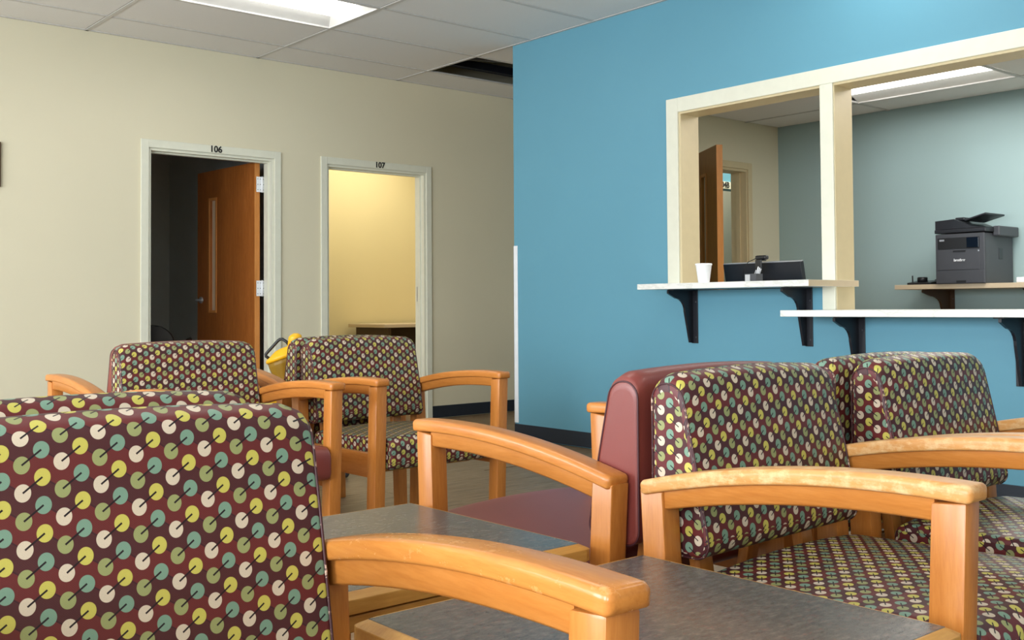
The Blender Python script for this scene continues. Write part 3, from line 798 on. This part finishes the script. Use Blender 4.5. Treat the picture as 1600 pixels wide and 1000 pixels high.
# shelf with printer on the office back wall
tag(B().box(7.19, XO-.0005, 2.3, 4.10, 1.018, 1.052, .002).obj('printer_shelf', M['beigelam']), 'beige wall shelf carrying the printer', 'shelf')
bracket(3.885, 1.0175, 'brown steel bracket under the printer shelf', None, XO, .40, .30, 'browndark')
pr = empty('printer', (7.17, 3.59, 1.0525), 'dark grey multifunction laser printer on the office shelf', 'printer')
W_, D_ = .355, .43
B().box(.012, D_, -W_/2, W_/2, 0, .352, .006).box(.0, .012, -W_/2, W_/2, 0, .352, .004).obj('housing', M['grey'], pr)
B().box(-.004, .0, -W_/2+.004, W_/2-.004, .004, .092, .003).box(-.006, -.002, -.05, .03, .004, .026).obj('paper_tray', M['grey'], pr)
B().box(-.0065, -.0045, -.045, .025, .006, .022).obj('tray_grip', M['black'], pr)
B().box(-.004, .0, -W_/2+.035, W_/2-.018, .097, .238, .002).obj('front_cover', M['grey'], pr)
B().box(-.007, -.003, -.045, .045, .222, .234).obj('cover_grip', M['black'], pr)
B().box(-.003, .0008, -W_/2+.035, W_/2-.018, .245, .325, .001).obj('output_slot', M['black'], pr)
B().box(-.012, -.0032, -W_/2+.037, -.055, .25, .322, .002).obj('touch_screen', M['screen'], pr)
B().box(-.0045, -.0032, .11, .145, .302, .314).obj('badge', M['chrome'], pr)
text_obj('logo', 'brother', .026, M['whiteink'], pr, (-.0055, -.0, .165), (math.pi/2, 0, -math.pi/2))
B().box(-.005, -.0042, -.142, -.132, .222, .232).obj('badge', M['chrome'], pr)
# scanner lid and feeder
B().box(-.005, D_+.02, -W_/2-.012, W_/2+.004, .358, .385, .005).obj('scanner_bed', M['greyd'], pr)
b = B().prism([(W_/2, .386), (W_/2, .448), (.04, .456), (-.02, .43), (-.09, .396), (-W_/2-.01, .390), (-W_/2-.01, .386)], 'x', 0, D_-.03, 0, .004)
b.obj('document_feeder', M['greyd'], pr)
B().hexa([(.04, -.02, .44), (.33, -.02, .44), (.33, -.17, .480), (.04, -.17, .480), (.04, -.02, .452), (.33, -.02, .452), (.33, -.17, .492), (.04, -.17, .492)], .003).obj('feed_tray', M['greyd'], pr)
B().box(.06, .2, -.01, .06, .448, .47, .006).obj('feeder_cover', M['greyd'], pr)
B().box(.12, .42, -W_/2-.05, -W_/2-.001, .33, .40, .008).obj('rear_tray', M['grey'], pr)
B().box(.21, .27, -W_/2-.003, -W_/2+.001, .17, .25, .002).obj('side_vent', M['greyd'], pr)
cbl = tag(B().tube([(7.50, 3.30, 1.016), (7.56, 3.28, .95), (7.58, 3.30, .89), (7.56, 3.36, .84), (7.55, 3.4, .76)], .006, 8).obj('power_cable', M['black']), 'black power cable hanging below the printer shelf', 'cable')
ph2 = empty('desk_phone', (7.30, 3.925, 1.0525), 'small black device with aerial left of the printer', 'phone')
B().prism([(-.075, 0), (.075, 0), (.075, .032), (-.075, .014)], 'y', -.085, .095, 0, .003).obj('base', M['black'], ph2)
B().lathe([(.036, .02), (.036, .052), (.030, .056)], 24, (0, .015, 0)).obj('dial', M['black'], ph2)
B().tube([(-.02, .08, .012), (-.02, .082, .068)], .005, 8).obj('aerial', M['black'], ph2)
B().tube([(.0, -.08, .03), (.03, -.10, .045), (.06, -.125, .047), (.08, -.145, .04)], .004, 6).obj('cable', M['black'], ph2)
tag(B().box(7.24, 7.5, 2.9, 3.235, 1.0525, 1.09, .008, 3).obj('router', M['white']), 'white flat plastic box beside the printer at the right photo edge', 'box')

# furniture of rooms 106 / 107
dk = empty('desk', (5.9, 8.45, 0), 'beige topped desk with dark side panel inside room 107', 'desk')
B().box(-.545, .95, -.33, .3, .725, .757, .003).obj('desktop', M['beigelam'], dk)
B().box(-.47, -.44, -.28, .28, .003, .7245).box(-.44, .93, .2, .22, .2, .7245).box(.9, .93, -.28, .28, .003, .7245).obj('side_panel', M['browndark'], dk)
oc_ = empty('office_chair', (3.14, 8.05, 0), 'black office chair in the dark room 106', 'chair', math.radians(150))
bm_ = B(); bm_.prism(fillet([(-.22, .46, .06), (.22, .46, .06), (.22, .79, .16), (-.22, .79, .16)], 8), 'y', .2, .26, 0, .012); bm_.obj('backrest', M['black'], oc_, smooth=True)
B().box(-.24, .24, -.24, .22, .42, .49, .03, 3).obj('seat', M['black'], oc_)
for s in (-1, 1): B().tube([(s*.25, .15, .45), (s*.29, .15, .66), (s*.29, -.1, .67)], .018, 8).obj('armrest', M['black'], oc_)
b = B().tube([(0, 0, .08), (0, 0, .42)], .03, 12)
for i in range(5):
    a = i*2*math.pi/5; b.tube([(0, 0, .09), (.3*math.cos(a), .3*math.sin(a), .06)], .018, 8); b.lathe([(.025, -.0), (.025, .05)], 12, (.3*math.cos(a), .3*math.sin(a), .003))
b.obj('pedestal', M['black'], oc_)
# dark framed sign on the far left
fr = empty('wall_frame', (1.60, YC, 1.815), 'dark frame on the cream wall at the left photo edge', 'frame')
B().box(-.19, .192, -.02, -.0005, -.14, .14, .003).obj('frame', M['browndark'], fr)
B().box(-.17, .17, -.0212, -.0202, -.12, .12).obj('picture', M['white'], fr)

# ------------------------------------------------------------------ mop bucket
mb = empty('mop_bucket', (2.84, 5.10, 0), 'yellow mop bucket with black wringer handle beyond the far chairs', 'mop bucket')
def loft(rings, mat, name, parent, ribs=0, cap=(True, True)):
    bm = bmesh.new(); rr = []
    for ring in rings: rr.append([bm.verts.new(p) for p in ring])
    n = len(rr[0])
    for a, b in zip(rr, rr[1:]):
        for i in range(n):
            f = bm.faces.new([a[i], a[(i+1) % n], b[(i+1) % n], b[i]]); f.smooth = True
    if cap[0]: bm.faces.new(rr[0][::-1])
    if cap[1]: bm.faces.new(rr[-1])
    bmesh.ops.recalc_face_normals(bm, faces=bm.faces)
    me = bpy.data.meshes.new(name); bm.to_mesh(me); bm.free()
    return link(name, me, [mat], parent)
def rrect(cx, cy, z, hx, hy, r, tilt=0.0, rib=0.0, seg=7):
    pts = fillet([(-hx, -hy, r), (hx, -hy, r), (hx, hy, r), (-hx, hy, r)], seg)
    out = []
    for i, (a, b) in enumerate(pts):
        k_ = 1+rib*(1 if i % 2 else -1); out.append((cx+a*k_, cy+b*k_, z+a*tilt))
    return out
loft([rrect(0, 0, .08, .15, .20, .06), rrect(0, 0, .12, .165, .215, .07), rrect(0, 0, .42, .19, .25, .08), rrect(0, 0, .425, .205, .265, .085), rrect(0, 0, .445, .205, .265, .085), rrect(0, 0, .44, .185, .245, .08), rrect(0, 0, .14, .15, .20, .06)], M['yellow'], 'bucket', mb)
# wringer funnel tipped to the left, ribs below a thick rim
def pf(px, py):
    """lateral offset and height at the bucket's depth"""
    dv = 2.84*Fv.x+5.10*Fv.y; lat = (px-800)/F_PX*dv-(2.84*Rv.x+5.10*Rv.y); return lat, EYE-(py-481.5)/F_PX*dv
def rel(px, py, dpt=0):
    a, z = pf(px, py); return Vector((Rv.x*a+Fv.x*dpt, Rv.y*a+Fv.y*dpt, z))
def funnel(stations, name, mat, ribs=0.0, n=48):
    rr = []
    up0 = (rel(*stations[-1][0])-rel(*stations[0][0])).normalized()
    for (c, tilt, r) in stations:
        ce = rel(*c); ax = (Vector((0, 0, 1))*math.cos(tilt)-Vector(Rv)*math.sin(tilt)).normalized()
        u = Vector((Fv.x, Fv.y, 0)).normalized(); v = ax.cross(u).normalized(); ring = []
        for k in range(n):
            th = 2*math.pi*k/n; q = r*(1-(ribs if (k//2) % 2 else 0)); ring.append(ce+u*math.cos(th)*q*0.9+v*math.sin(th)*q)
        rr.append(ring)
    return loft(rr, mat, name, mb)
T_ = 0.33
funnel([((447, 612), .1, .045), ((446, 594), .2, .050), ((444, 580), T_, .068), ((443, 568), T_, .082), ((442.5, 561), T_, .088)], 'wringer', M['yellow_shaded'], 0.035)
funnel([((442.5, 561), T_, .084), ((442.5, 560.5), T_, .094), ((442, 557), T_, .098), ((442, 554.5), T_, .094), ((443, 551), T_, .078), ((444, 548), T_, .070), ((446, 544), T_, .060), ((447, 542), T_, .040)], 'wringer_rim', M['yellow'])
funnel([((457, 545), 0, .030), ((460, 530), 0, .034), ((461, 527), 0, .036), ((462, 524), 0, .030), ((462, 521), .0, .012)], 'press_head', M['yellow'])
B().tube([rel(452, 600), rel(456, 545)], .03, 12).obj('wringer_post', M['yellow'], mb)
B().tube([rel(423, 562), rel(415, 556.5), rel(414.8, 554), rel(417, 551), rel(434, 532.5), rel(437, 530.5), rel(441, 530), rel(447, 534), rel(452, 540)], .0085, 10).obj('handle', M['black'], mb)
B().box(-.06, -.03, -.02, .02, .40, .43, .006).obj('release_tab', M['red'], mb)
for sx in (-1, 1):
    for sy in (-1, 1):
        cs = B().lathe([(.03, -.012), (.033, -.008), (.033, .008), (.03, .012)], 20, (sx*.14, sy*.19, .0335), axis=(1, 0, 0)); cs.box(sx*.14-.018, sx*.14+.018, sy*.19-.012, sy*.19+.012, .05, .082); cs.obj('caster', M['grey'], mb)

# ------------------------------------------------------------------ armchairs
PI = math.pi
chair('dot', 0.427, 0.973, -0.032, 'dotted armchair nearest the camera at the lower left corner', 'oakx')
chair('dot', 1.726, 1.016, 0.036, 'dotted armchair with a worn arm beside the near table on its right', 'oakw')
chair('dot', 2.385, 1.01, 0.02, 'dotted armchair cut by the right photo edge, beyond the one with the worn arm', 'oakw')
chair('dot', 0.478, 1.785, PI, 'dotted armchair turned away behind the nearest armchair')
chair('vinyl', 1.692, 1.677, PI+0.035, 'plain burgundy vinyl armchair turned away behind the worn-armed one')
chair('dot', 2.345, 1.665, PI+0.01, 'dotted armchair turned away behind the armchair at the right edge')
chair('two', 1.566, 3.387, 0.006, 'dotted armchair with burgundy seat in front of doorway 106')
chair('dot', 2.332, 3.429, 0.02, 'dotted armchair in front of doorway 107')
chair('vinyl', 1.588, 4.035, PI, 'armchair turned away behind the one in front of doorway 106')
chair('dot', 2.375, 4.19, PI, 'dotted armchair turned away behind the one in front of doorway 107')

# ------------------------------------------------------------------ side tables
def side_table(x0, x1, y0, y1, zt, label):
    cx, cy = (x0+x1)/2, (y0+y1)/2
    r = empty('side_table', (cx, cy, 0), label, 'table', 0, 'square side tables')
    hx, hy = (x1-x0)/2, (y1-y0)/2
    B().box(-hx+.0035, hx-.0035, -hy+.0035, hy-.0035, zt-.012, zt, .0006, 1).obj('table_top', M['lam'], r)
    bm = bmesh.new(); rr = []
    for off, z in ((-.004, zt-.0125), (-.004, zt-.0006), (.0, zt-.0006), (.0150, zt-.0085), (.0155, zt-.0100), (.0155, zt-.0300), (.0145, zt-.0310), (-.020, zt-.0310), (-.020, zt-.0125)):
        rr.append([bm.verts.new((u, v, z)) for u, v in fillet([(-hx-off, -hy-off, .016), (hx+off, -hy-off, .016), (hx+off, hy+off, .016), (-hx-off, hy+off, .016)], 2)])
    for p, q in zip(rr, rr[1:]+rr[:1]):
        for i in range(len(p)): bm.faces.new([p[i], p[(i+1) % len(p)], q[(i+1) % len(p)], q[i]])
    bmesh.ops.recalc_face_normals(bm, faces=bm.faces)
    me = bpy.data.meshes.new('edge_lipping'); bm.to_mesh(me); bm.free(); link('edge_lipping', me, [M['tabwood']], r)
    g = B().box(-hx+.004, hx-.004, -hy+.004, hy-.004, zt-.0345, zt-.0312); g.obj('shadow_gap', M['browndark'], r)
    a = B()
    for y0, y1 in ((-hy-.010, -hy+.012), (hy-.012, hy+.010)): a.box(-hx-.010, hx+.010, y0, y1, zt-.060, zt-.0347, .002)
    for x0_, x1_ in ((-hx-.010, -hx+.012), (hx-.012, hx+.010)): a.box(x0_, x1_, -hy+.0125, hy-.0125, zt-.060, zt-.0347, .002)
    a.obj('apron', M['tabwood'], r)
    for sx in (-1, 1):
        for sy in (-1, 1):
            xx, yy = sx*(hx-.020), sy*(hy-.020)
            B().box(xx-.024, xx+.024, yy-.024, yy+.024, .0, zt-.0605, .003).obj('leg', M['oakv'], r)
    return r
side_table(.798, 1.366, .708, 1.262, .480, 'slate topped square table between the two nearest dotted armchairs')
side_table(.812, 1.345, 1.395, 1.935, .480, 'slate topped square table beside the plain burgundy armchair')
